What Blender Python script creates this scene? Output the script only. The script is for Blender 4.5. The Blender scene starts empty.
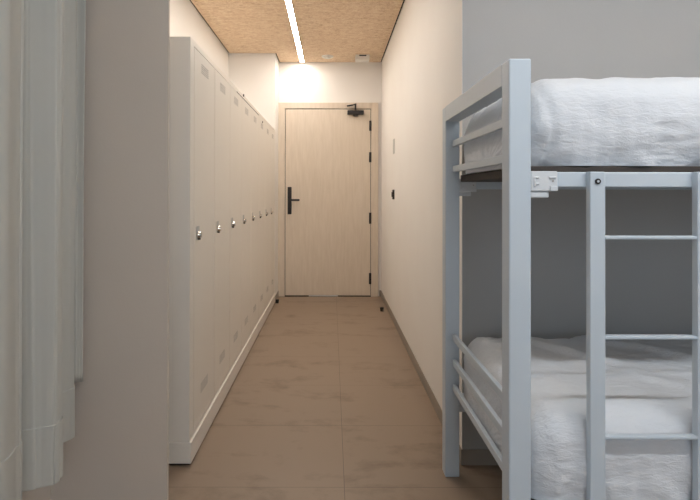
import bpy, bmesh, math, random
from mathutils import Vector, noise
random.seed(4)
S = bpy.context.scene
COL = S.collection
H = 1.15          # camera height
CEIL = 2.612

# ------------------------------------------------------------------ materials
def new_mat(name, color, rough=0.6, metal=0.0, spec=0.5):
    m = bpy.data.materials.new(name); m.use_nodes = True
    b = m.node_tree.nodes['Principled BSDF']
    b.inputs['Base Color'].default_value = (*color, 1)
    b.inputs['Roughness'].default_value = rough
    b.inputs['Metallic'].default_value = metal
    b.inputs['Specular IOR Level'].default_value = spec
    return m
def N(m, t, **kw):
    n = m.node_tree.nodes.new(t)
    for k, v in kw.items():
        if k in n.inputs: n.inputs[k].default_value = v
        else: setattr(n, k, v)
    return n
def L(m, a, b): m.node_tree.links.new(a, b)
def bsdf(m): return m.node_tree.nodes['Principled BSDF']
def coords(m, scale=(1,1,1), loc=(0,0,0)):
    t = N(m, 'ShaderNodeTexCoord'); mp = N(m, 'ShaderNodeMapping')
    mp.inputs['Scale'].default_value = scale; mp.inputs['Location'].default_value = loc
    L(m, t.outputs['Object'], mp.inputs['Vector']); return mp.outputs['Vector']
def mottled(name, c1, c2, scale, rough=.6, bump=.0, stretch=(1,1,1), detail=4, bscale=None, spec=.5, bdist=.002):
    m = new_mat(name, c1, rough, spec=spec)
    v = coords(m, stretch)
    n = N(m, 'ShaderNodeTexNoise', Scale=scale, Detail=detail); L(m, v, n.inputs['Vector'])
    r = N(m, 'ShaderNodeValToRGB')
    r.color_ramp.elements[0].position = .3; r.color_ramp.elements[1].position = .7
    r.color_ramp.elements[0].color = (*c1, 1); r.color_ramp.elements[1].color = (*c2, 1)
    L(m, n.outputs['Fac'], r.inputs['Fac']); L(m, r.outputs['Color'], bsdf(m).inputs['Base Color'])
    if bump:
        n2 = N(m, 'ShaderNodeTexNoise', Scale=bscale or scale*4, Detail=3); L(m, v, n2.inputs['Vector'])
        bp = N(m, 'ShaderNodeBump', Strength=bump, Distance=bdist)
        L(m, n2.outputs['Fac'], bp.inputs['Height']); L(m, bp.outputs['Normal'], bsdf(m).inputs['Normal'])
    return m
def s2l(r, g, b):
    f = lambda c: (c/255/12.92 if c/255 <= .04045 else ((c/255+.055)/1.055)**2.4)
    return (f(r), f(g), f(b))

M = {}
M['white_wall'] = mottled('white_wall_paint', s2l(242,237,231), s2l(244,240,234), 3, .8, .15, bscale=150)
M['taupe_wall'] = mottled('taupe_wall_paint', s2l(204,193,181), s2l(207,196,184), 2.5, .8, .15, bscale=150)
M['grey_wall'] = mottled('grey_wall_paint', s2l(180,178,175), s2l(183,181,178), 2.5, .8, .15, bscale=150)
M['baseboard'] = mottled('baseboard_taupe', s2l(150,140,128), s2l(158,148,136), 8, .5)
M['dark_gap'] = new_mat('shadow_gap_black', s2l(28,24,22), .9)  # near-black colour stands in for shade inside gaps
M['paint'] = mottled('pale_powder_coat', s2l(196,206,214), s2l(198,208,216), 6, .38, .08, bscale=400, bdist=.0005)
M['bracket'] = new_mat('white_plastic', s2l(214,217,219), .4)
M['locker'] = mottled('locker_enamel', s2l(235,228,217), s2l(237,230,219), 3, .38, .05, bscale=8, bdist=.003)
M['vent'] = new_mat('vent_slot_grey', s2l(178,173,166), .7)
M['plate'] = new_mat('pale_grey_plate', s2l(196,193,187), .6)
M['chrome'] = new_mat('chrome', (.6,.56,.5), .22, 1.0)
M['black'] = new_mat('matt_black_metal', s2l(30,24,22), .45)
M['black_soft'] = new_mat('black_rubber', s2l(22,20,20), .7)
M['steel'] = new_mat('brushed_steel', (.75,.74,.72), .3, 1.0)
M['board'] = mottled('dark_slat_board', s2l(54,47,41), s2l(66,57,50), 10, .7, .2)
M['mattress'] = mottled('mattress_ticking', s2l(205,205,203), s2l(212,212,210), 20, .9)
M['plastic'] = new_mat('white_device_plastic', s2l(235,230,222), .5)
M['glass'] = new_mat('window_glass', (1,1,1), .02); bsdf(M['glass']).inputs['Transmission Weight'].default_value = 1

def door_wood():
    m = new_mat('maple_door', s2l(210,190,165), .5)
    v = coords(m, (30, 30, 3))
    n = N(m, 'ShaderNodeTexNoise', Scale=1.6, Detail=5, Roughness=.6); L(m, v, n.inputs['Vector'])
    r = N(m, 'ShaderNodeValToRGB')
    r.color_ramp.elements[0].position = .3; r.color_ramp.elements[1].position = .72
    r.color_ramp.elements[0].color = (*s2l(218,202,181), 1); r.color_ramp.elements[1].color = (*s2l(228,213,194), 1)
    L(m, n.outputs['Fac'], r.inputs['Fac']); L(m, r.outputs['Color'], bsdf(m).inputs['Base Color'])
    return m
M['door'] = door_wood()
M['door_frame'] = mottled('maple_door_frame', s2l(216,200,180), s2l(226,211,192), 12, .5, stretch=(3,3,.4))

def floor_mat():
    m = new_mat('taupe_stone_tile', s2l(140,118,100), .5)
    v = coords(m)
    br = N(m, 'ShaderNodeTexBrick', Scale=1.0)
    br.offset = 0; br.squash = 1
    br.inputs['Brick Width'].default_value = 1.10; br.inputs['Row Height'].default_value = .55
    br.inputs['Mortar Size'].default_value = .0015; br.inputs['Mortar Smooth'].default_value = .6
    br.inputs['Color1'].default_value = (.42,.42,.42,1); br.inputs['Color2'].default_value = (.58,.58,.58,1)
    br.inputs['Bias'].default_value = 0
    mp = N(m, 'ShaderNodeMapping'); mp.inputs['Location'].default_value = (1.05, .124, 0)
    L(m, v, mp.inputs['Vector']); L(m, mp.outputs['Vector'], br.inputs['Vector'])
    st = N(m, 'ShaderNodeMapping'); st.inputs['Scale'].default_value = (1.2, 3.2, 1); L(m, v, st.inputs['Vector'])
    n1 = N(m, 'ShaderNodeTexNoise', Scale=1.7, Detail=6, Roughness=.62, Distortion=.5); L(m, st.outputs['Vector'], n1.inputs['Vector'])
    n2 = N(m, 'ShaderNodeTexNoise', Scale=9.0, Detail=5, Roughness=.65); L(m, v, n2.inputs['Vector'])
    a = N(m, 'ShaderNodeMath', operation='MULTIPLY_ADD'); L(m, n2.outputs['Fac'], a.inputs[0]); a.inputs[1].default_value = .55
    L(m, n1.outputs['Fac'], a.inputs[2])
    b = N(m, 'ShaderNodeMath', operation='MULTIPLY_ADD'); L(m, br.outputs['Color'], b.inputs[0]); b.inputs[1].default_value = .5
    L(m, a.outputs[0], b.inputs[2])
    r = N(m, 'ShaderNodeValToRGB')
    r.color_ramp.elements[0].position = .60; r.color_ramp.elements[0].color = (*s2l(104,86,71), 1)
    r.color_ramp.elements[1].position = 1.22; r.color_ramp.elements[1].color = (*s2l(150,130,111), 1)
    L(m, b.outputs[0], r.inputs['Fac'])
    mx = N(m, 'ShaderNodeMix', data_type='RGBA'); L(m, br.outputs['Fac'], mx.inputs[0])
    L(m, r.outputs['Color'], mx.inputs[6]); mx.inputs[7].default_value = (*s2l(104,88,75), 1)
    L(m, mx.outputs[2], bsdf(m).inputs['Base Color'])
    bp = N(m, 'ShaderNodeBump', Strength=.25, Distance=.002); L(m, a.outputs[0], bp.inputs['Height']); L(m, bp.outputs['Normal'], bsdf(m).inputs['Normal'])
    return m
M['floor'] = floor_mat()

def ceiling_mat():
    m = new_mat('wood_wool_board', s2l(205,165,125), .9)
    v = coords(m)
    n1 = N(m, 'ShaderNodeTexNoise', Scale=55, Detail=4, Roughness=.7, Distortion=1.2); L(m, v, n1.inputs['Vector'])
    st = N(m, 'ShaderNodeMapping'); st.inputs['Scale'].default_value = (1, 2.2, 1); L(m, v, st.inputs['Vector'])
    n2 = N(m, 'ShaderNodeTexNoise', Scale=13, Detail=4); L(m, st.outputs['Vector'], n2.inputs['Vector'])
    a = N(m, 'ShaderNodeMath', operation='MULTIPLY_ADD'); L(m, n2.outputs['Fac'], a.inputs[0]); a.inputs[1].default_value = .5; L(m, n1.outputs['Fac'], a.inputs[2])
    r = N(m, 'ShaderNodeValToRGB')
    e = r.color_ramp.elements
    e[0].position = .58; e[0].color = (*s2l(206,173,140), 1)
    e[1].position = .92; e[1].color = (*s2l(246,226,198), 1)
    x = e.new(.74); x.color = (*s2l(234,206,174), 1)
    L(m, a.outputs[0], r.inputs['Fac'])
    br = N(m, 'ShaderNodeTexBrick', Scale=1.0); br.offset = 0
    br.inputs['Brick Width'].default_value = 4; br.inputs['Row Height'].default_value = .6; br.inputs['Mortar Size'].default_value = .003
    br.inputs['Color1'].default_value = (1,1,1,1); br.inputs['Color2'].default_value = (.9,.9,.9,1); br.inputs['Mortar'].default_value = (.8,.76,.7,1)
    mp = N(m, 'ShaderNodeMapping'); mp.inputs['Location'].default_value = (2, .35, 0); L(m, v, mp.inputs['Vector']); L(m, mp.outputs['Vector'], br.inputs['Vector'])
    mx = N(m, 'ShaderNodeMix', data_type='RGBA', blend_type='MULTIPLY'); mx.inputs[0].default_value = 1
    L(m, r.outputs['Color'], mx.inputs[6]); L(m, br.outputs['Color'], mx.inputs[7])
    L(m, mx.outputs[2], bsdf(m).inputs['Base Color'])
    bp = N(m, 'ShaderNodeBump', Strength=.5, Distance=.004); L(m, n1.outputs['Fac'], bp.inputs['Height']); L(m, bp.outputs['Normal'], bsdf(m).inputs['Normal'])
    return m
M['ceiling'] = ceiling_mat()

def quilt_mat():
    m = new_mat('white_seersucker_cotton', s2l(218,221,225), .85)
    bsdf(m).inputs['Sheen Weight'].default_value = .15
    v = coords(m, (34, 95, 95))
    n = N(m, 'ShaderNodeTexNoise', Scale=1.0, Detail=3, Roughness=.6, Distortion=.6); L(m, v, n.inputs['Vector'])
    w = N(m, 'ShaderNodeTexNoise', Scale=260, Detail=2); L(m, coords(m), w.inputs['Vector'])
    a = N(m, 'ShaderNodeMath', operation='MULTIPLY_ADD'); L(m, w.outputs['Fac'], a.inputs[0]); a.inputs[1].default_value = .15; L(m, n.outputs['Fac'], a.inputs[2])
    bp = N(m, 'ShaderNodeBump', Strength=.5, Distance=.006); L(m, a.outputs[0], bp.inputs['Height']); L(m, bp.outputs['Normal'], bsdf(m).inputs['Normal'])
    return m
M['quilt'] = quilt_mat()

def curtain_mat():
    m = new_mat('grey_green_curtain', s2l(192,191,184), .85)
    v = coords(m)
    n = N(m, 'ShaderNodeTexNoise', Scale=500, Detail=2); L(m, v, n.inputs['Vector'])
    bp = N(m, 'ShaderNodeBump', Strength=.2, Distance=.001); L(m, n.outputs['Fac'], bp.inputs['Height']); L(m, bp.outputs['Normal'], bsdf(m).inputs['Normal'])
    return m
M['curtain'] = curtain_mat()

def emis(name, col, s):
    m = new_mat(name, (.9,.9,.9), .5)
    bsdf(m).inputs['Emission Color'].default_value = (*col, 1); bsdf(m).inputs['Emission Strength'].default_value = s
    return m
M['led_warm'] = emis('warm_led_diffuser', (1.0, .94, .875), 58)
M['led_cool'] = emis('cool_lamp_diffuser', (.88, .94, 1.0), 37)

# ------------------------------------------------------------------ helpers
def link(name, bm, m, parent=None, loc=(0,0,0), smooth=False, bevel=0, seg=2):
    me = bpy.data.meshes.new(name)
    bmesh.ops.recalc_face_normals(bm, faces=bm.faces[:])
    bm.to_mesh(me); bm.free()
    if smooth:
        for p in me.polygons: p.use_smooth = True
    o = bpy.data.objects.new(name, me); COL.objects.link(o)
    me.materials.append(m); o.location = loc
    if parent is not None: o.parent = parent
    if bevel:
        b = o.modifiers.new('bevel', 'BEVEL'); b.width = bevel; b.segments = seg; b.limit_method = 'ANGLE'
    return o
def bx(bm, x0, x1, y0, y1, z0, z1):
    v = [bm.verts.new((x, y, z)) for z in (z0, z1) for y in (y0, y1) for x in (x0, x1)]
    for f in ((0,2,3,1),(4,5,7,6),(0,1,5,4),(2,6,7,3),(0,4,6,2),(1,3,7,5)):
        bm.faces.new([v[i] for i in f])
def box(name, b, m, parent=None, bevel=0, org=(0,0,0)):
    bm = bmesh.new(); o = org
    bx(bm, b[0]-o[0], b[1]-o[0], b[2]-o[1], b[3]-o[1], b[4]-o[2], b[5]-o[2])
    return link(name, bm, m, parent, bevel=bevel)
def cyl(bm, p, axis, r, h, seg=24, r2=None):
    """cylinder starting at p along axis"""
    a = Vector(axis).normalized(); u = a.orthogonal().normalized(); w = a.cross(u)
    p = Vector(p); r2 = r if r2 is None else r2
    A = [bm.verts.new(p + (u*math.cos(t)+w*math.sin(t))*r) for t in [2*math.pi*i/seg for i in range(seg)]]
    B = [bm.verts.new(p + a*h + (u*math.cos(t)+w*math.sin(t))*r2) for t in [2*math.pi*i/seg for i in range(seg)]]
    for i in range(seg):
        bm.faces.new((A[i], A[(i+1)%seg], B[(i+1)%seg], B[i]))
    bm.faces.new(A[::-1]); bm.faces.new(B)
def empty(name, loc, label, cat, group=None):
    o = bpy.data.objects.new(name, None); COL.objects.link(o); o.location = loc
    o.empty_display_size = .1
    tag(o, label, cat, group); return o
def tag(o, label, cat, group=None, kind=None):
    o['label'] = label; o['category'] = cat
    if group: o['group'] = group
    if kind: o['kind'] = kind
    return o
def struct(o, label, cat):
    o['kind'] = 'structure'; o['label'] = label; o['category'] = cat; return o

# ------------------------------------------------------------------ setting
XR = .552      # corridor right wall
XL = -1.087    # corridor left wall
YG = 2.25      # grey wall behind the bunk
YB = 5.917     # end wall
XE = 2.75      # room's right wall
XW = -1.02     # room's left (window) wall
YS = -2.2      # room's rear wall
TOP = 2.616
struct(box('floor', (-1.3, 2.9, -2.4, 6.1, -.08, 0), M['floor']), 'taupe stone-look tiled floor of the corridor and dormitory', 'floor')
# ceiling: fibre panels with a thin dark gap along the side walls
g = .012
bm = bmesh.new()
bx(bm, XL+g, XR-g, YG, 5.55-g*.5, CEIL, CEIL+.004)
bx(bm, -.597+g, XR-g, 5.55-g*.5, YB, CEIL, CEIL+.004)
bx(bm, XW+g, XE-g, YS, YG-.0, CEIL, CEIL+.004)
struct(link('ceiling', bm, M['ceiling']), 'warm wood-wool board ceiling over the corridor', 'ceiling')
bm = bmesh.new(); bx(bm, -1.3, 2.9, -2.4, 6.1, CEIL+.004, CEIL+.1)  # black slab puts the shade of the edge gaps into its colour
struct(link('ceiling_slab', bm, M['dark_gap']), 'black slab above the ceiling boards, standing in for shade in the edge gaps', 'ceiling')
struct(box('wall_right', (XR, XR+.12, YG+.12, YB, 0, TOP), M['white_wall']), 'white corridor wall on the right', 'wall')
struct(box('wall_end', (-1.3, XR+.12, YB, YB+.1, 0, TOP), M['white_wall']), 'white wall around the door at the corridor end', 'wall')
struct(box('wall_left', (XL-.1, XL, 1.945, YB, 0, TOP), M['white_wall']), 'white corridor wall above the lockers', 'wall')
struct(box('wall_pilaster', (XL, -.597, 5.55, YB, 0, TOP), M['white_wall']), 'white boxed-out wall between lockers and door', 'wall')
struct(box('wall_partition', (XL-.1, -.597, 1.93, 1.945, 0, TOP), M['taupe_wall']), 'taupe partition wall end in the left foreground', 'wall')
# grey wall: the last 0.12 m of the corridor wall is its end return
bm = bmesh.new(); bx(bm, XR+.12, XE, YG, YG+.12, 0, TOP)
bx(bm, XR+.0012, XR+.12, YG, YG+.12, 0, TOP)
struct(link('wall_back', bm, M['grey_wall']), 'grey wall behind the bunk bed', 'wall')
struct(box('wall_corner', (XR, XR+.0012, YG, YG+.12, 0, TOP), M['white_wall']), 'white end of the corridor wall at the grey wall', 'wall')
struct(box('wall_side', (XE, XE+.1, YS, YG+.12, 0, TOP), M['grey_wall']), 'grey wall at the far end of the bunk bed', 'wall')
# window wall, left, with opening hidden by the curtain
bm = bmesh.new()
bx(bm, XW-.2, XW, YS, -.5, 0, TOP); bx(bm, XW-.2, XW, 1.6, 1.93, 0, TOP)
bx(bm, XW-.2, XW, -.5, 1.6, 0, .35); bx(bm, XW-.2, XW, -.5, 1.6, 2.4, TOP)
struct(link('wall_window', bm, M['taupe_wall']), 'wall holding the curtained window', 'wall')
bm = bmesh.new()
for a in ((-.5,-.45,.35,2.4),(1.55,1.6,.35,2.4),(.52,.58,.35,2.4)): bx(bm, XW-.14, XW-.09, *a)
bx(bm, XW-.14, XW-.09, -.45, 1.55, .35, .4); bx(bm, XW-.14, XW-.09, -.45, 1.55, 2.35, 2.4)
w1 = struct(link('window_1', bm, M['bracket']), 'white framed window beside the curtain', 'window')
box('pane', (XW-.118, XW-.112, -.45, 1.55, .4, 2.35), M['glass'], w1)
# rear wall with big window
bm = bmesh.new()
bx(bm, XW-.2, -.3, YS-.2, YS, 0, TOP); bx(bm, 2.3, XE+.1, YS-.2, YS, 0, TOP)
bx(bm, -.3, 2.3, YS-.2, YS, 0, .9); bx(bm, -.3, 2.3, YS-.2, YS, 2.45, TOP)
struct(link('wall_rear', bm, M['white_wall']), 'wall behind the camera with a wide window', 'wall')
bm = bmesh.new()
for x in (-.3, .98, 2.25): bx(bm, x, x+.05, YS-.14, YS-.09, .9, 2.45)
bx(bm, -.25, 2.25, YS-.14, YS-.09, .9, .95); bx(bm, -.25, 2.25, YS-.14, YS-.09, 2.4, 2.45)
w2 = struct(link('window_2', bm, M['bracket']), 'wide white framed window behind the camera', 'window')
box('pane', (-.25, 2.25, YS-.118, YS-.112, .95, 2.4), M['glass'], w2)

# baseboards
BH = .066
struct(box('baseboard_right', (XR-.006, XR, YG+.0, YB-.001, 0, BH), M['baseboard'], bevel=.0015), 'taupe baseboard along the right corridor wall', 'baseboard')
struct(box('baseboard_back', (XR-.006, XE, YG-.006, YG, 0, BH), M['baseboard'], bevel=.0015), 'grey baseboard under the bunk bed', 'baseboard')
struct(box('baseboard_left', (-.597, -.591, 5.54, YB-.02, 0, BH), M['baseboard'], bevel=.0015), 'taupe baseboard on the boxed-out wall', 'baseboard')
bm = bmesh.new(); bx(bm, .53, XR-.006, YB-.006, YB, 0, BH)
struct(link('baseboard_end', bm, M['baseboard']), 'short taupe baseboard right of the door', 'baseboard')

# ------------------------------------------------------------------ corridor door
def PX(x, Y=YB): return (x-332)*Y/530
def PZ(y, Y=YB): return H-(y-193)*Y/530
lx0, lx1, lz1 = PX(285.6), PX(370.3), PZ(109.6)
ox0, ox1, oz1 = PX(277.2), PX(378), PZ(103)
bm = bmesh.new()
bx(bm, ox0, lx0-.006, YB-.03, YB-.001, 0, oz1); bx(bm, lx1+.006, ox1, YB-.03, YB-.001, 0, oz1)
bx(bm, lx0-.006, lx1+.006, YB-.03, YB-.001, lz1+.008, oz1)
struct(link('trim_1', bm, M['door_frame'], bevel=.002), 'pale wooden frame around the corridor door', 'door frame')
struct(box('trim_2', (lx0-.006, lx1+.006, YB-.004, YB-.001, 0, lz1+.008), M['dark_gap']), 'black sheet behind the door leaf, standing in for shade in its gap', 'door frame')  # dark sheet paints the shade into the slit around the leaf
dr = struct(box('door_1', (lx0, lx1, YB-.026, YB-.006, .012, lz1), M['door'], bevel=.0015), 'pale maple door with black fittings at the corridor end', 'door')
yd = YB-.026
hp = box('handle_plate', (PX(287.9), PX(291.8), yd-.012, yd, PZ(214.2), PZ(187)), M['black'], dr, bevel=.005)
bm = bmesh.new()
cyl(bm, (PX(290), yd-.012, PZ(200)), (0,-1,0), .011, .045)
bx(bm, PX(289.2), PX(300), yd-.064, yd-.05, PZ(201), PZ(199))
link('lever', bm, M['black'], hp, bevel=.003)
for yc, hh in ((126, 10), (157.4, 10), (218, 11), (278, 11)):
    bm = bmesh.new()
    cyl(bm, (PX(370.2), yd-.006, PZ(yc+hh/2)), (0,0,1), .011, hh*YB/530, 16)
    bx(bm, PX(368.9), PX(371.2), yd-.006, yd+.001, PZ(yc+hh/2), PZ(yc-hh/2))
    h_ = link('hinge', bm, M['black'], dr)
# door closer
bm = bmesh.new(); bx(bm, PX(347.2), PX(363.3), yd-.06, yd, PZ(115.2), PZ(111.2))
cl = link('door_closer', bm, M['black'], dr, bevel=.008, seg=3)
bm = bmesh.new(); cyl(bm, (PX(355.3), yd-.03, PZ(116.8)), (0,0,1), .028, .03, 24)
link('pinion_cap', bm, M['black'], cl, bevel=.004)
bm = bmesh.new()
bx(bm, PX(354.3), PX(355.9), yd-.045, yd-.025, PZ(112), PZ(104.5))
def bar(bm, a, b, w, t):
    a = Vector(a); b = Vector(b); d = (b-a).normalized(); s = d.cross(Vector((0,0,1)))
    s = s.normalized() if s.length > 1e-4 else Vector((1,0,0)); u = s.cross(d).normalized()
    vs = [bm.verts.new(p + s*i*w/2 + u*j*t/2) for p in (a, b) for i, j in ((-1,-1),(1,-1),(1,1),(-1,1))]
    for f in ((0,1,2,3),(7,6,5,4),(0,4,5,1),(1,5,6,2),(2,6,7,3),(3,7,4,0)): bm.faces.new([vs[i] for i in f])
bar(bm, (PX(355.5), yd-.04, PZ(104.9)), (PX(351.3), yd-.07, PZ(106.6)), .02, .014)
bar(bm, (PX(351.8), yd-.07, PZ(106.5)), (PX(347.3), yd-.02, PZ(106.7)), .02, .014)
link('closer_arm', bm, M['black'], cl)
# dark strip for shade under the leaf; steel seal for the threshold glare
box('seal_glare', (PX(309), PX(338), YB-.034, YB-.03, .003, .018), M['steel'], dr)
tag(box('under_door_shade', (lx0-.006, lx1+.006, YB-.03, YB-.004, 0, .004), M['dark_gap']), 'black strip on the floor standing in for shade under the corridor door', 'threshold')  # black colour stands in for the shade below the leaf

# ------------------------------------------------------------------ lockers
P = .405; Y0 = 2.29; FX = -.598
def locker(i):
    ya = Y0 + P*i if i else 2.233
    yb = Y0 + P*(i+1)
    y0 = Y0 + P*i
    t = empty('locker', (XL+.005, ya, .10), '', 'locker', 'tall white lockers in one row')
    o = (XL+.005, ya, .10)
    zt = 1.809
    def lb(bm, *b): bx(bm, b[0]-o[0], b[1]-o[0], b[2]-o[1], b[3]-o[1], b[4]-o[2], b[5]-o[2])
    bm = bmesh.new()
    lb(bm, XL+.005, FX-.02, ya+.0004, yb-.0004, .101, zt)
    e = .004
    lb(bm, FX-.02, FX, ya+.0004, y0+e, .101, zt)
    lb(bm, FX-.02, FX, yb-e, yb-.0004, .101, zt)
    lb(bm, FX-.02, FX, y0+e, yb-e, zt-.024, zt)
    lb(bm, FX-.02, FX, y0+e, yb-e, .101, .118)
    link('carcass', bm, M['locker'], t)
    bm = bmesh.new(); lb(bm, FX-.0199, FX-.017, y0+e, yb-e, .118, zt-.024)
    link('door_gap', bm, M['vent'], t)
    bm = bmesh.new(); lb(bm, FX-.017, FX+.0008, y0+e+.004, yb-e-.0035, .121, zt-.0275)
    d = link('door', bm, M['locker'], t, bevel=.0015)
    xf = FX + .0008
    for zc in (1.717, .257):
        bm = bmesh.new()
        for r in range(5):
            for c in range(9):
                yy = y0+.13+c*.0155; zz = zc-.02+r*.0092
                lb(bm, xf-.0004, xf+.0004, yy, yy+.0095, zz, zz+.0052)
        link('vent_slots', bm, M['vent'], d)
    ky = y0 + .08; kz = .972
    bm = bmesh.new(); lb(bm, xf, xf+.003, ky-.034, ky+.009, kz-.03, kz+.03)
    pl = link('lock_plate', bm, M['plate'], d, bevel=.002)
    bm = bmesh.new()
    kp = (xf+.003-o[0], ky-o[1], kz-.004-o[2])
    kp = (kp[0], kp[1]-.028, kp[2]-.004); cyl(bm, kp, (1,0,0), .012, .006, 20); cyl(bm, (kp[0]+.006, kp[1], kp[2]), (1,0,0), .0155, .009, 20, .012)
    bx(bm, kp[0]+.015, kp[0]+.020, kp[1]-.002, kp[1]+.002, kp[2]-.011, kp[2]+.011)
    link('lock_knob', bm, M['chrome'], pl)
    bm = bmesh.new(); cyl(bm, (xf+.003-o[0], ky-.016-o[1], kz-.022-o[2]), (1,0,0), .009, .010, 16)
    link('knob_shade', bm, M['black'], pl)  # black disc stands in for the shade on the knob's underside
    if i in (2, 3, 4):   # dark strip painted in for the shaded gap at the door top
        bm = bmesh.new(); lb(bm, FX-.001, FX+.0012, (3.32 if i == 2 else ya), yb, zt-.0275, zt-.0235)
        link('top_gap_shade', bm, M['dark_gap'], t)
    return t
lbl = ['white tall locker nearest the camera, its taupe-shaded end panel showing',
       'second white tall locker from the camera, between the end locker and the third',
       'third white tall locker from the camera, with a dark strip above its door',
       'fourth white tall locker from the camera, about mid-row',
       'fifth white tall locker from the camera, just past mid-row',
       'sixth white tall locker from the camera, third from the far end',
       'seventh white tall locker from the camera, next to last before the door',
       'last and farthest white tall locker, touching the boxed-out wall near the door']
for i in range(8):
    t = locker(i); t['label'] = lbl[i]
# plinths
for i, (ya, yb, lab) in enumerate(((2.228, 4.273, 'long white plinth on the floor under the nearer lockers'),
                                   (4.277, 5.545, 'shorter white plinth on the floor under the far lockers'))):
    tag(box('locker_plinth', (XL+.005, FX+.008, ya, yb, .012, .1), M['locker'], bevel=.003), lab, 'plinth', 'white plinths under the lockers')
    tag(box('plinth_shade', (XL+.02, FX-.004, ya+.02, yb-.01, 0, .012), M['dark_gap']), 'black strip standing in for shade below the ' + ('nearer' if i == 0 else 'farther') + ' locker plinth', 'base strip', 'black shade strips under the plinths')  # black strip stands in for the shade under the plinth
# little black screw head on the top frame
bm = bmesh.new(); cyl(bm, (FX, 3.56, 1.815-.01), (1,0,0), .009, .006, 12)
tag(link('black_stop', bm, M['black_soft']), 'tiny black stop on the top edge of the fourth locker', 'stop')
bm = bmesh.new(); cyl(bm, (FX+.001, 4.53, 1.755), (1,0,0), .008, .005, 12)
tag(link('black_stop', bm, M['black_soft']), 'tiny black stop at the far end of the dark strip along the locker tops', 'stop')

# ------------------------------------------------------------------ corridor odds and ends
def stopper(x, y, lab):
    bm = bmesh.new(); cyl(bm, (x, y, 0), (0,0,1), .016, .022, 20); cyl(bm, (x, y, .022), (0,0,1), .018, .016, 20)
    tag(link('door_stop', bm, M['black_soft'], bevel=.002), lab, 'door stop', 'black floor door stops')
stopper(.487, 5.16, 'black door stop on the floor by the right wall')
stopper(-.57, 5.535, 'black door stop on the floor at the end of the locker plinth')
sw = tag(box('light_switch', (XR-.012, XR, 4.68, 4.77, 1.095, 1.18), M['black'], bevel=.002), 'black light switch on the white right wall', 'switch')
box('rocker', (XR-.019, XR-.012, 4.695, 4.755, 1.115, 1.16), M['black_soft'], sw, bevel=.002)
tag(box('wall_plate', (XR-.006, XR, 4.68, 4.76, 1.50, 1.63), M['plate'], bevel=.001), 'narrow grey plate on the right wall above the switch', 'wall plate')
bm = bmesh.new(); cyl(bm, (-.05, 5.66, CEIL), (0,0,-1), .065, .012, 32, .058)
sd = tag(link('smoke_detector', bm, M['plastic']), 'round white detector on the ceiling near the door', 'smoke detector')
bm = bmesh.new(); cyl(bm, (-.05, 5.66, CEIL-.012), (0,0,-1), .035, .012, 24, .03)
link('sensor_cap', bm, M['plastic'], sd)
em = tag(box('emergency_light', (.247, .395, 5.58, 5.70, CEIL-.055, CEIL), M['plastic'], bevel=.004), 'white box with black slot on the ceiling above the door', 'emergency light')
box('slot', (.285, .36, 5.577, 5.5805, CEIL-.018, CEIL-.006), M['black_soft'], em)
# LED strip
ls = tag(box('led_strip', (-.353, -.312, 2.5, YB-.055, CEIL-.012, CEIL-.0005), M['led_warm']), 'glowing linear light along the corridor ceiling', 'ceiling light')
bm = bmesh.new()
bx(bm, -.356, -.353, 2.49, YB-.05, CEIL-.012, CEIL); bx(bm, -.312, -.309, 2.49, YB-.05, CEIL-.012, CEIL); bx(bm, -.353, -.312, YB-.055, YB-.05, CEIL-.014, CEIL)
link('profile', bm, M['plastic'], ls)
# dormitory lamp above the bed side
dl = tag(box('ceiling_lamp', (.15, 2.4, .34, .43, CEIL-.05, CEIL-.0005), M['led_cool']), 'long cool ceiling lamp in the dormitory in front of the bunk', 'ceiling light')

# ------------------------------------------------------------------ bunk bed
BX = .46; BY = 1.377; BY1 = 2.21; BX1 = 2.52; PW = .058; PD = .06
bed = empty('bunk_bed', (BX, BY, 0), 'pale blue-grey metal bunk bed against the grey wall', 'bunk bed')
bo = (BX, BY, 0)
def bp_(name, b, m='paint', bevel=.003): return box(name, b, M[m], bed, bevel=bevel, org=bo)
for x in (BX, BX1-PW):
    for y in (BY, BY1-PD):
        bp_('post', (x, x+PW, y, y+PD, 0, 1.501), bevel=.004)
    bp_('top_rail', (x, x+PW, BY+PD, BY1-PD, 1.441, 1.501), bevel=.0008)
for x in (BX+.027, BX1-.042):
    for z in (1.235, 1.338):
        bp_('guard_slat', (x, x+.015, BY+PD-.012, BY1-PD-.006, z, z+.025), bevel=.002)
    for z in (.355, .455, .557):
        bp_('guard_slat', (x, x+.015, BY+PD-.012, BY1-PD-.006, z, z+.025), bevel=.002)
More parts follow.
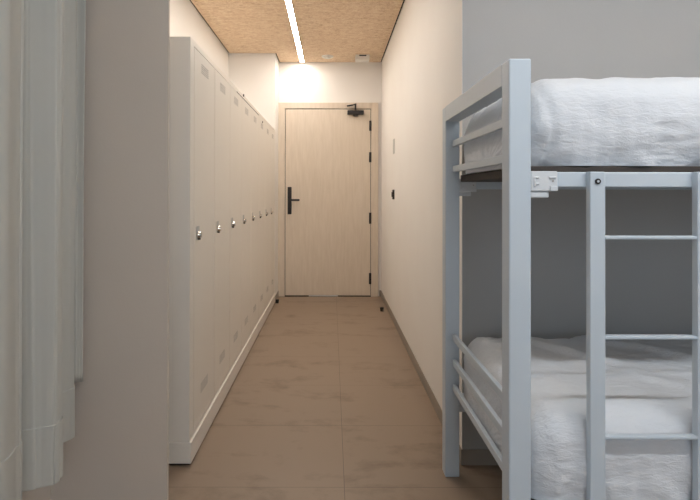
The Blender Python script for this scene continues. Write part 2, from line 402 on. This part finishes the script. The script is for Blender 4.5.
for z0 in (1.166, .286):
    bp_('side_rail', (BX+PW, BX1-PW, BY+.012, BY+.04, z0, z0+.04))
    bp_('side_rail', (BX+PW, BX1-PW, BY1-.045, BY1-.017, z0, z0+.04))
    o = bp_('bed_base', (BX+(.064 if z0 > 1 else .09), BX1-.09, BY+.045, BY1-.05, z0+(.030 if z0 > 1 else .016), z0+(.057 if z0 > 1 else .041)), 'board', .002)
    # corner brackets, front and rear
    for yy, s in ((BY+.012, -1), (BY1-.045, -1)):
        for side in (0, 1):
            xx = BX+PW if side == 0 else BX1-PW
            k = 1 if side == 0 else -1
            bm = bmesh.new()
            def q(a, b, c, d, y0, y1):
                xs = sorted((xx+k*a, xx+k*b)); bx(bm, xs[0]-bo[0], xs[1]-bo[0], y0-bo[1], y1-bo[1], z0+c, z0+d)
            q(0, .0, 0, .0, 0, 0) if False else None
            q(0, .071, -.011, .042, yy-.007, yy)
            q(0, .05, -.028, -.011, yy-.003, yy+.02)
            br = link('corner_bracket', bm, M['bracket'], bed, bevel=.004, seg=3)
            bm = bmesh.new()
            q(.008, .013, .002, .028, yy-.010, yy-.0065); q(.013, .022, .023, .028, yy-.010, yy-.0065); q(.013, .022, .006, .011, yy-.010, yy-.0065)
            link('clip_rib', bm, M['bracket'], br, bevel=.0012)
            bm = bmesh.new(); q(.048, .066, .023, .028, yy-.010, yy-.0065)
            link('clip_tongue', bm, M['bracket'], br, bevel=.0012)
            bm = bmesh.new(); q(.05, .07, -.010, .003, yy-.011, yy-.0065)
            link('clip_tab', bm, M['bracket'], br, bevel=.0012)
            bm = bmesh.new()
            xs = xx+k*.058
            cyl(bm, (xs-bo[0], yy-.007-bo[1], z0+.0165), (0,-1,0), .0028, .001, 12)
            link('pin', bm, M['vent'], br)
# ladder
LY = 1.365
for x in (.665, .942):
    bm = bmesh.new(); bx(bm, x-bo[0], x+.040-bo[0], LY-bo[1], LY+.024-bo[1], .29, 1.206)
    st = link('ladder_stile', bm, M['paint'], bed, bevel=.003)
    bm = bmesh.new()
    c = (x+.019-bo[0], LY-bo[1], 1.181)
    cyl(bm, c, (0,-1,0), .0075, .004, 20)
    sc = link('bolt', bm, M['black'], st, bevel=.001)
    bm = bmesh.new(); cyl(bm, (c[0], c[1]-.0035, c[2]), (0,-1,0), .0035, .0012, 6)
    link('bolt_socket', bm, M['steel'], sc)
for z in (1.036, .778, .520):
    bp_('ladder_rung', (.704, .943, LY+.002, LY+.022, z-.005, z+.0045), bevel=.003)

# ------------------------------------------------------------------ bedding
def quilt(name, x0, x1, y0, y1, z0, z1, seed, folds, label):
    """quilt tucked over a mattress: profile swept in X, rounded ends, open below"""
    R = .085
    cx, cy = (x0+x1)/2, (y0+y1)/2
    # cross-section profile from front bottom, over the top, to rear bottom
    step = .0075
    pts = []
    def add(a, b, n):
        for i in range(n): pts.append(((a[0]+(b[0]-a[0])*i/n), (a[1]+(b[1]-a[1])*i/n)))
    hh = z1-z0
    def prof(u):   # u along length -> (inset 0..1 lateral, z)
        pass
    # parametric: superellipse-like section
    n1 = int((hh-R)/step); nr = int(R*math.pi/2/step); n2 = int((y1-y0-2*R)/.0085)
    for i in range(n1): pts.append((0, z0+(hh-R)*i/n1, 0))
    for i in range(nr):
        a = math.pi/2*i/nr; pts.append((R-R*math.cos(a), z1-R+R*math.sin(a), 0))
    for i in range(n2+1): pts.append((R+(y1-y0-2*R)*i/n2, z1, 0))
    for i in range(1, nr+1):
        a = math.pi/2*(1-i/nr); pts.append((y1-y0-R+R*math.cos(a), z1-R+R*math.sin(a), 0))
    for i in range(1, n1+1): pts.append((y1-y0, z1-R-(hh-R)*i/n1, 0))
    xs = []
    x = x0; 
    Re = .075; ne = 14
    ends = [(math.sin(math.pi/2*i/ne)) for i in range(ne)]
    xl = [x0+Re-Re*math.cos(math.pi/2*i/ne) for i in range(ne)]
    nm = int((x1-x0-2*Re)/.0095)
    xl += [x0+Re+(x1-x0-2*Re)*i/nm for i in range(nm+1)]
    xl += [x1-(a-x0) for a in xl[ne-1::-1]]
    bm = bmesh.new(); rows = []
    nx = len(xl)
    for xi, x in enumerate(xl):
        dd = min(x-x0, x1-x)
        k = 1.0
        if dd < Re: k = math.sqrt(max(0, 1-((Re-dd)/Re)**2))
        shrink = (1-k)*.045
        row = []
        for (py, pz, _) in pts:
            y = y0+py; z = pz
            # shrink section towards the centre at the ends
            fz = 1 - shrink/hh*2*max(0, (z-z0)/hh)
            z = z0+(z-z0)*fz
            y = cy+(y-cy)*(1-(1-k)*(.055 if seed == 1 else .05)/(y1-y0)*2)
            # belly of the front and back drop
            t = (pz-z0)/hh
            if py < R or py > (y1-y0-R):
                s = -1 if py < R else 1
                y -= -s*0.012*math.sin(min(1, t*1.1)*math.pi)*1.0 + s*.0
                if t < .4 and seed == 1: y -= s*(.4-t)**2*.12
            p = Vector((x, y, z)); nrm = Vector((0, -1 if py < R*.6 else (1 if py > y1-y0-R*.6 else 0), 1 if t > .7 else 0))
            if nrm.length == 0: nrm = Vector((0, -1 if py < cy-y0 else 1, 0))
            nrm.normalize()
            q = Vector((x+seed*7, y, z))
            d = .006*(noise.noise(Vector((q.x*3.2, q.y*4, q.z*5)))) + .005*noise.noise(q*11)
            pk = noise.noise(Vector((q.x*28, q.y*85, q.z*85)))
            d += (.0036 if py < R else .0050)*pk*max(.15, 0.6+1.3*noise.noise(q*4+Vector((9,1,3))))
            d += .004*noise.noise(Vector((q.x*17-q.z*9, q.y*14, q.z*16+q.x*7)))
            # vertical gathers on the front drop
            if py < R:
                gth = noise.noise(Vector((x*26+seed, 3.1, z*2.5)))
                d += .0075*gth*max(0, 1.05-t)*(1.2 if x < x0+.35 else .6)
                d += .020*noise.noise(Vector((x*11+z*9+seed*3, 7.7, z*3)))*max(0, .55-t)**2/.3
            if py < R: d -= (.009 if seed == 1 else .003)*math.exp(-((x-x0-.045-.012*math.sin(t*5))/.009)**2)*(1-t*.6)
            # big diagonal folds
            for (fx, fy, ang, ln, hgt, w) in folds:
                ux, uy = math.cos(ang), math.sin(ang)
                a = (x-fx)*ux + ((y-fy))*uy; b = -(x-fx)*uy + (y-fy)*ux
                b += .012*noise.noise(Vector((a*7, fx*5, 2)))
                if -ln/2-.1 < a < ln/2+.1:
                    fade = max(0, min(1, (ln/2+.1-abs(a))/.1))
                    prof_ = math.exp(-(b/w)**2) if b > 0 else math.exp(-(b/(w*.28))**2)
                    d += hgt*fade*prof_ * (1 if t > .75 else 0)
            p += nrm*d
            if t < .001: p.z = z0
            row.append(bm.verts.new(p - Vector((cx, cy, z0))))
        rows.append(row)
    for a, b in zip(rows, rows[1:]):
        for i in range(len(pts)-1): bm.faces.new((a[i], b[i], b[i+1], a[i+1]))
    # end caps: bridge each end row by a bulging grid (front column to rear column)
    for row, s in ((rows[0], 1), (rows[-1], -1)):
        n = len(row); cols = n//2
        prev = None
        for i in range(cols):
            a, b = row[i], row[n-1-i]
            if i == 0: prev = [a, b]; continue
        c = bmesh.ops.contextual_create  # unused
        vs = row
        cen = Vector((s*-.0, 0, (z1-z0)*.45)); cen.x = row[0].co.x - s*.012
        rings = [row]
        x_r = [v.co.x for v in row]
        for f in (.97, .93, .88, .82, .76, .70, .63, .56, .48, .40, .32, .24, .15):
            new = []
            for v, xr in zip(vs, x_r):
                q = Vector((v.co.x, v.co.y*(.12+.88*f), v.co.z*(.1+.9*f)))
                w_ = q*1.0; amp = min(1, (1-f)*5)
                q.x -= s*(.017*(1-f**3) + amp*(.004*noise.noise(w_*8+Vector((seed,0,0))) + .005*noise.noise(Vector((1, w_.y*24+w_.z*8, w_.z*14))) + .003*noise.noise(Vector((w_.x, w_.y*55, w_.z*80)))))
                new.append(bm.verts.new(q))
            for i in range(n-1): bm.faces.new((rings[-1][i], rings[-1][i+1], new[i+1], new[i]))
            rings.append(new)
        bm.faces.new(rings[-1])
    o = link(name, bm, M['quilt'], None, loc=(cx, cy, z0), smooth=True)
    tag(o, label, 'quilt', 'white quilts on the two bunks')
    return o
zu = 1.166+.057; zl = .286+.041
R_ = math.radians
for z, lab in ((zu, 'white mattress on the upper bunk'), (zl, 'white mattress on the lower bunk')):
    tag(box('mattress', (.565, 2.42, 1.455, 2.13, z+.001, z+.16), M['mattress'], bevel=.02), lab, 'mattress', 'mattresses of the two bunks')
quilt('quilt', .528, 2.445, 1.405, 2.158, zu+.001, 1.475, 1,
      [], 'puckered white quilt tucked over the upper bunk mattress')
quilt('quilt', .528, 2.445, 1.404, 2.158, zl+.001, .580, 3,
      [(.80, 1.95, R_(-58), .46, .016, .05), (1.12, 1.95, R_(-50), .55, .016, .06), (.60, 1.98, R_(-62), .35, .014, .05),
       (1.0, 1.60, R_(-45), .35, .010, .05), (.85, 1.66, R_(3), .5, .008, .03)], 'creased white quilt over the lower bunk mattress behind the ladder')

# ------------------------------------------------------------------ curtain
ctl = [(-.78,1.08),(-.88,1.16),(-.87,1.24),(-.835,1.33),(-.842,1.43),(-.865,1.452),(-.90,1.465),(-.898,1.505),(-.86,1.525),(-.815,1.55),(-.805,1.575),
       (-.84,1.63),(-.90,1.69),(-.925,1.735),(-.918,1.79),(-.900,1.845),(-.905,1.865),(-.925,1.872),(-.912,1.885),(-.893,1.895),(-.897,1.905)]
def cat(P, t):
    i = min(int(t), len(P)-2); f = t-i
    p0 = Vector(P[max(i-1,0)]); p1 = Vector(P[i]); p2 = Vector(P[i+1]); p3 = Vector(P[min(i+2, len(P)-1)])
    return .5*((2*p1)+(p2-p0)*f+(2*p0-5*p1+4*p2-p3)*f*f+(3*p1-p0-3*p2+p3)*f**3)
nu = 240; nv = 60; ztop = 2.6; zb = .303
def curtain_part(ta, tb, zbot, name, parent, hemz):
    bm = bmesh.new(); rows = []
    n = max(12, int(nu*(tb-ta)/20))
    for j in range(nv+1):
        zt_ = .472 if hemz else ztop
        z = zt_ + (zbot-zt_)*j/nv
        row = []
        for i in range(n+1):
            t = ta+(tb-ta)*i/n
            p = cat(ctl, t)
            k = 1 + .0
            sw = .010*noise.noise(Vector((t*.7, z*.8, 1)))*(1 - abs(z-1.2)*.2)
            sw += .006*noise.noise(Vector((t*3.1, z*.35, 8))) + .003*math.sin(t*4.3+z*.3)
            row.append(bm.verts.new((p.x+sw+.9, p.y+.006*noise.noise(Vector((t*.9, z*.7, 5)))-1.5, z)))
        rows.append(row)
    for a, b in zip(rows, rows[1:]):
        for i in range(n): bm.faces.new((a[i], a[i+1], b[i+1], b[i]))
    o = link(name, bm, M['curtain'], parent, loc=(-.9,1.5,0) if parent is None else (0,0,0), smooth=True)
    s = o.modifiers.new('solid', 'SOLIDIFY'); s.thickness = .0070 if hemz else .0022; s.offset = 0
    return o
cur = curtain_part(0, 16.4, zb, 'curtain', None, 0)
tag(cur, 'grey-green curtain hanging in soft folds at the left edge', 'curtain')
curtain_part(16.4, 20, .475, 'turned_edge', cur, 0)
curtain_part(0, 16.4, .298, 'hem', cur, 1)

# ------------------------------------------------------------------ light
def area(name, loc, rot, sx, sy, power, col):
    d = bpy.data.lights.new(name, 'AREA'); d.shape = 'RECTANGLE'; d.size = sx; d.size_y = sy; d.energy = power; d.color = col
    o = bpy.data.objects.new(name, d); COL.objects.link(o); o.location = loc; o.rotation_euler = rot; return o
area('daylight_rear', (1.0, YS+.02, 1.68), (math.radians(90), 0, 0), 2.5, 1.5, 15, (.62, .81, 1.0))
area('daylight_left', (XW+.02, .45, 1.4), (0, math.radians(-90), 0), 1.9, 1.9, 2, (.84, .92, 1.0))
w = bpy.data.worlds.new('World'); S.world = w; w.use_nodes = True
w.node_tree.nodes['Background'].inputs['Color'].default_value = (.75, .85, 1, 1)
w.node_tree.nodes['Background'].inputs['Strength'].default_value = 1.0

# ------------------------------------------------------------------ camera
cd = bpy.data.cameras.new('Camera'); cam = bpy.data.objects.new('Camera', cd); COL.objects.link(cam)
cam.location = (0, 0, H); cam.rotation_mode = 'XYZ'
from mathutils import Matrix
TH = .004; RO = .0015
cam.rotation_euler = (Matrix.Rotation(math.radians(90)+TH, 4, 'X') @ Matrix.Rotation(RO, 4, 'Z')).to_euler()
cd.sensor_width = 36; cd.lens = 530/700*36; cd.shift_x = 18/700; cd.shift_y = -(57+530*TH)/700; cd.clip_start = .02
S.camera = cam
S.view_settings.view_transform = 'Standard'; S.view_settings.look = 'None'
S.view_settings.gamma = 1; S.view_settings.use_curve_mapping = False; S.view_settings.exposure = 0
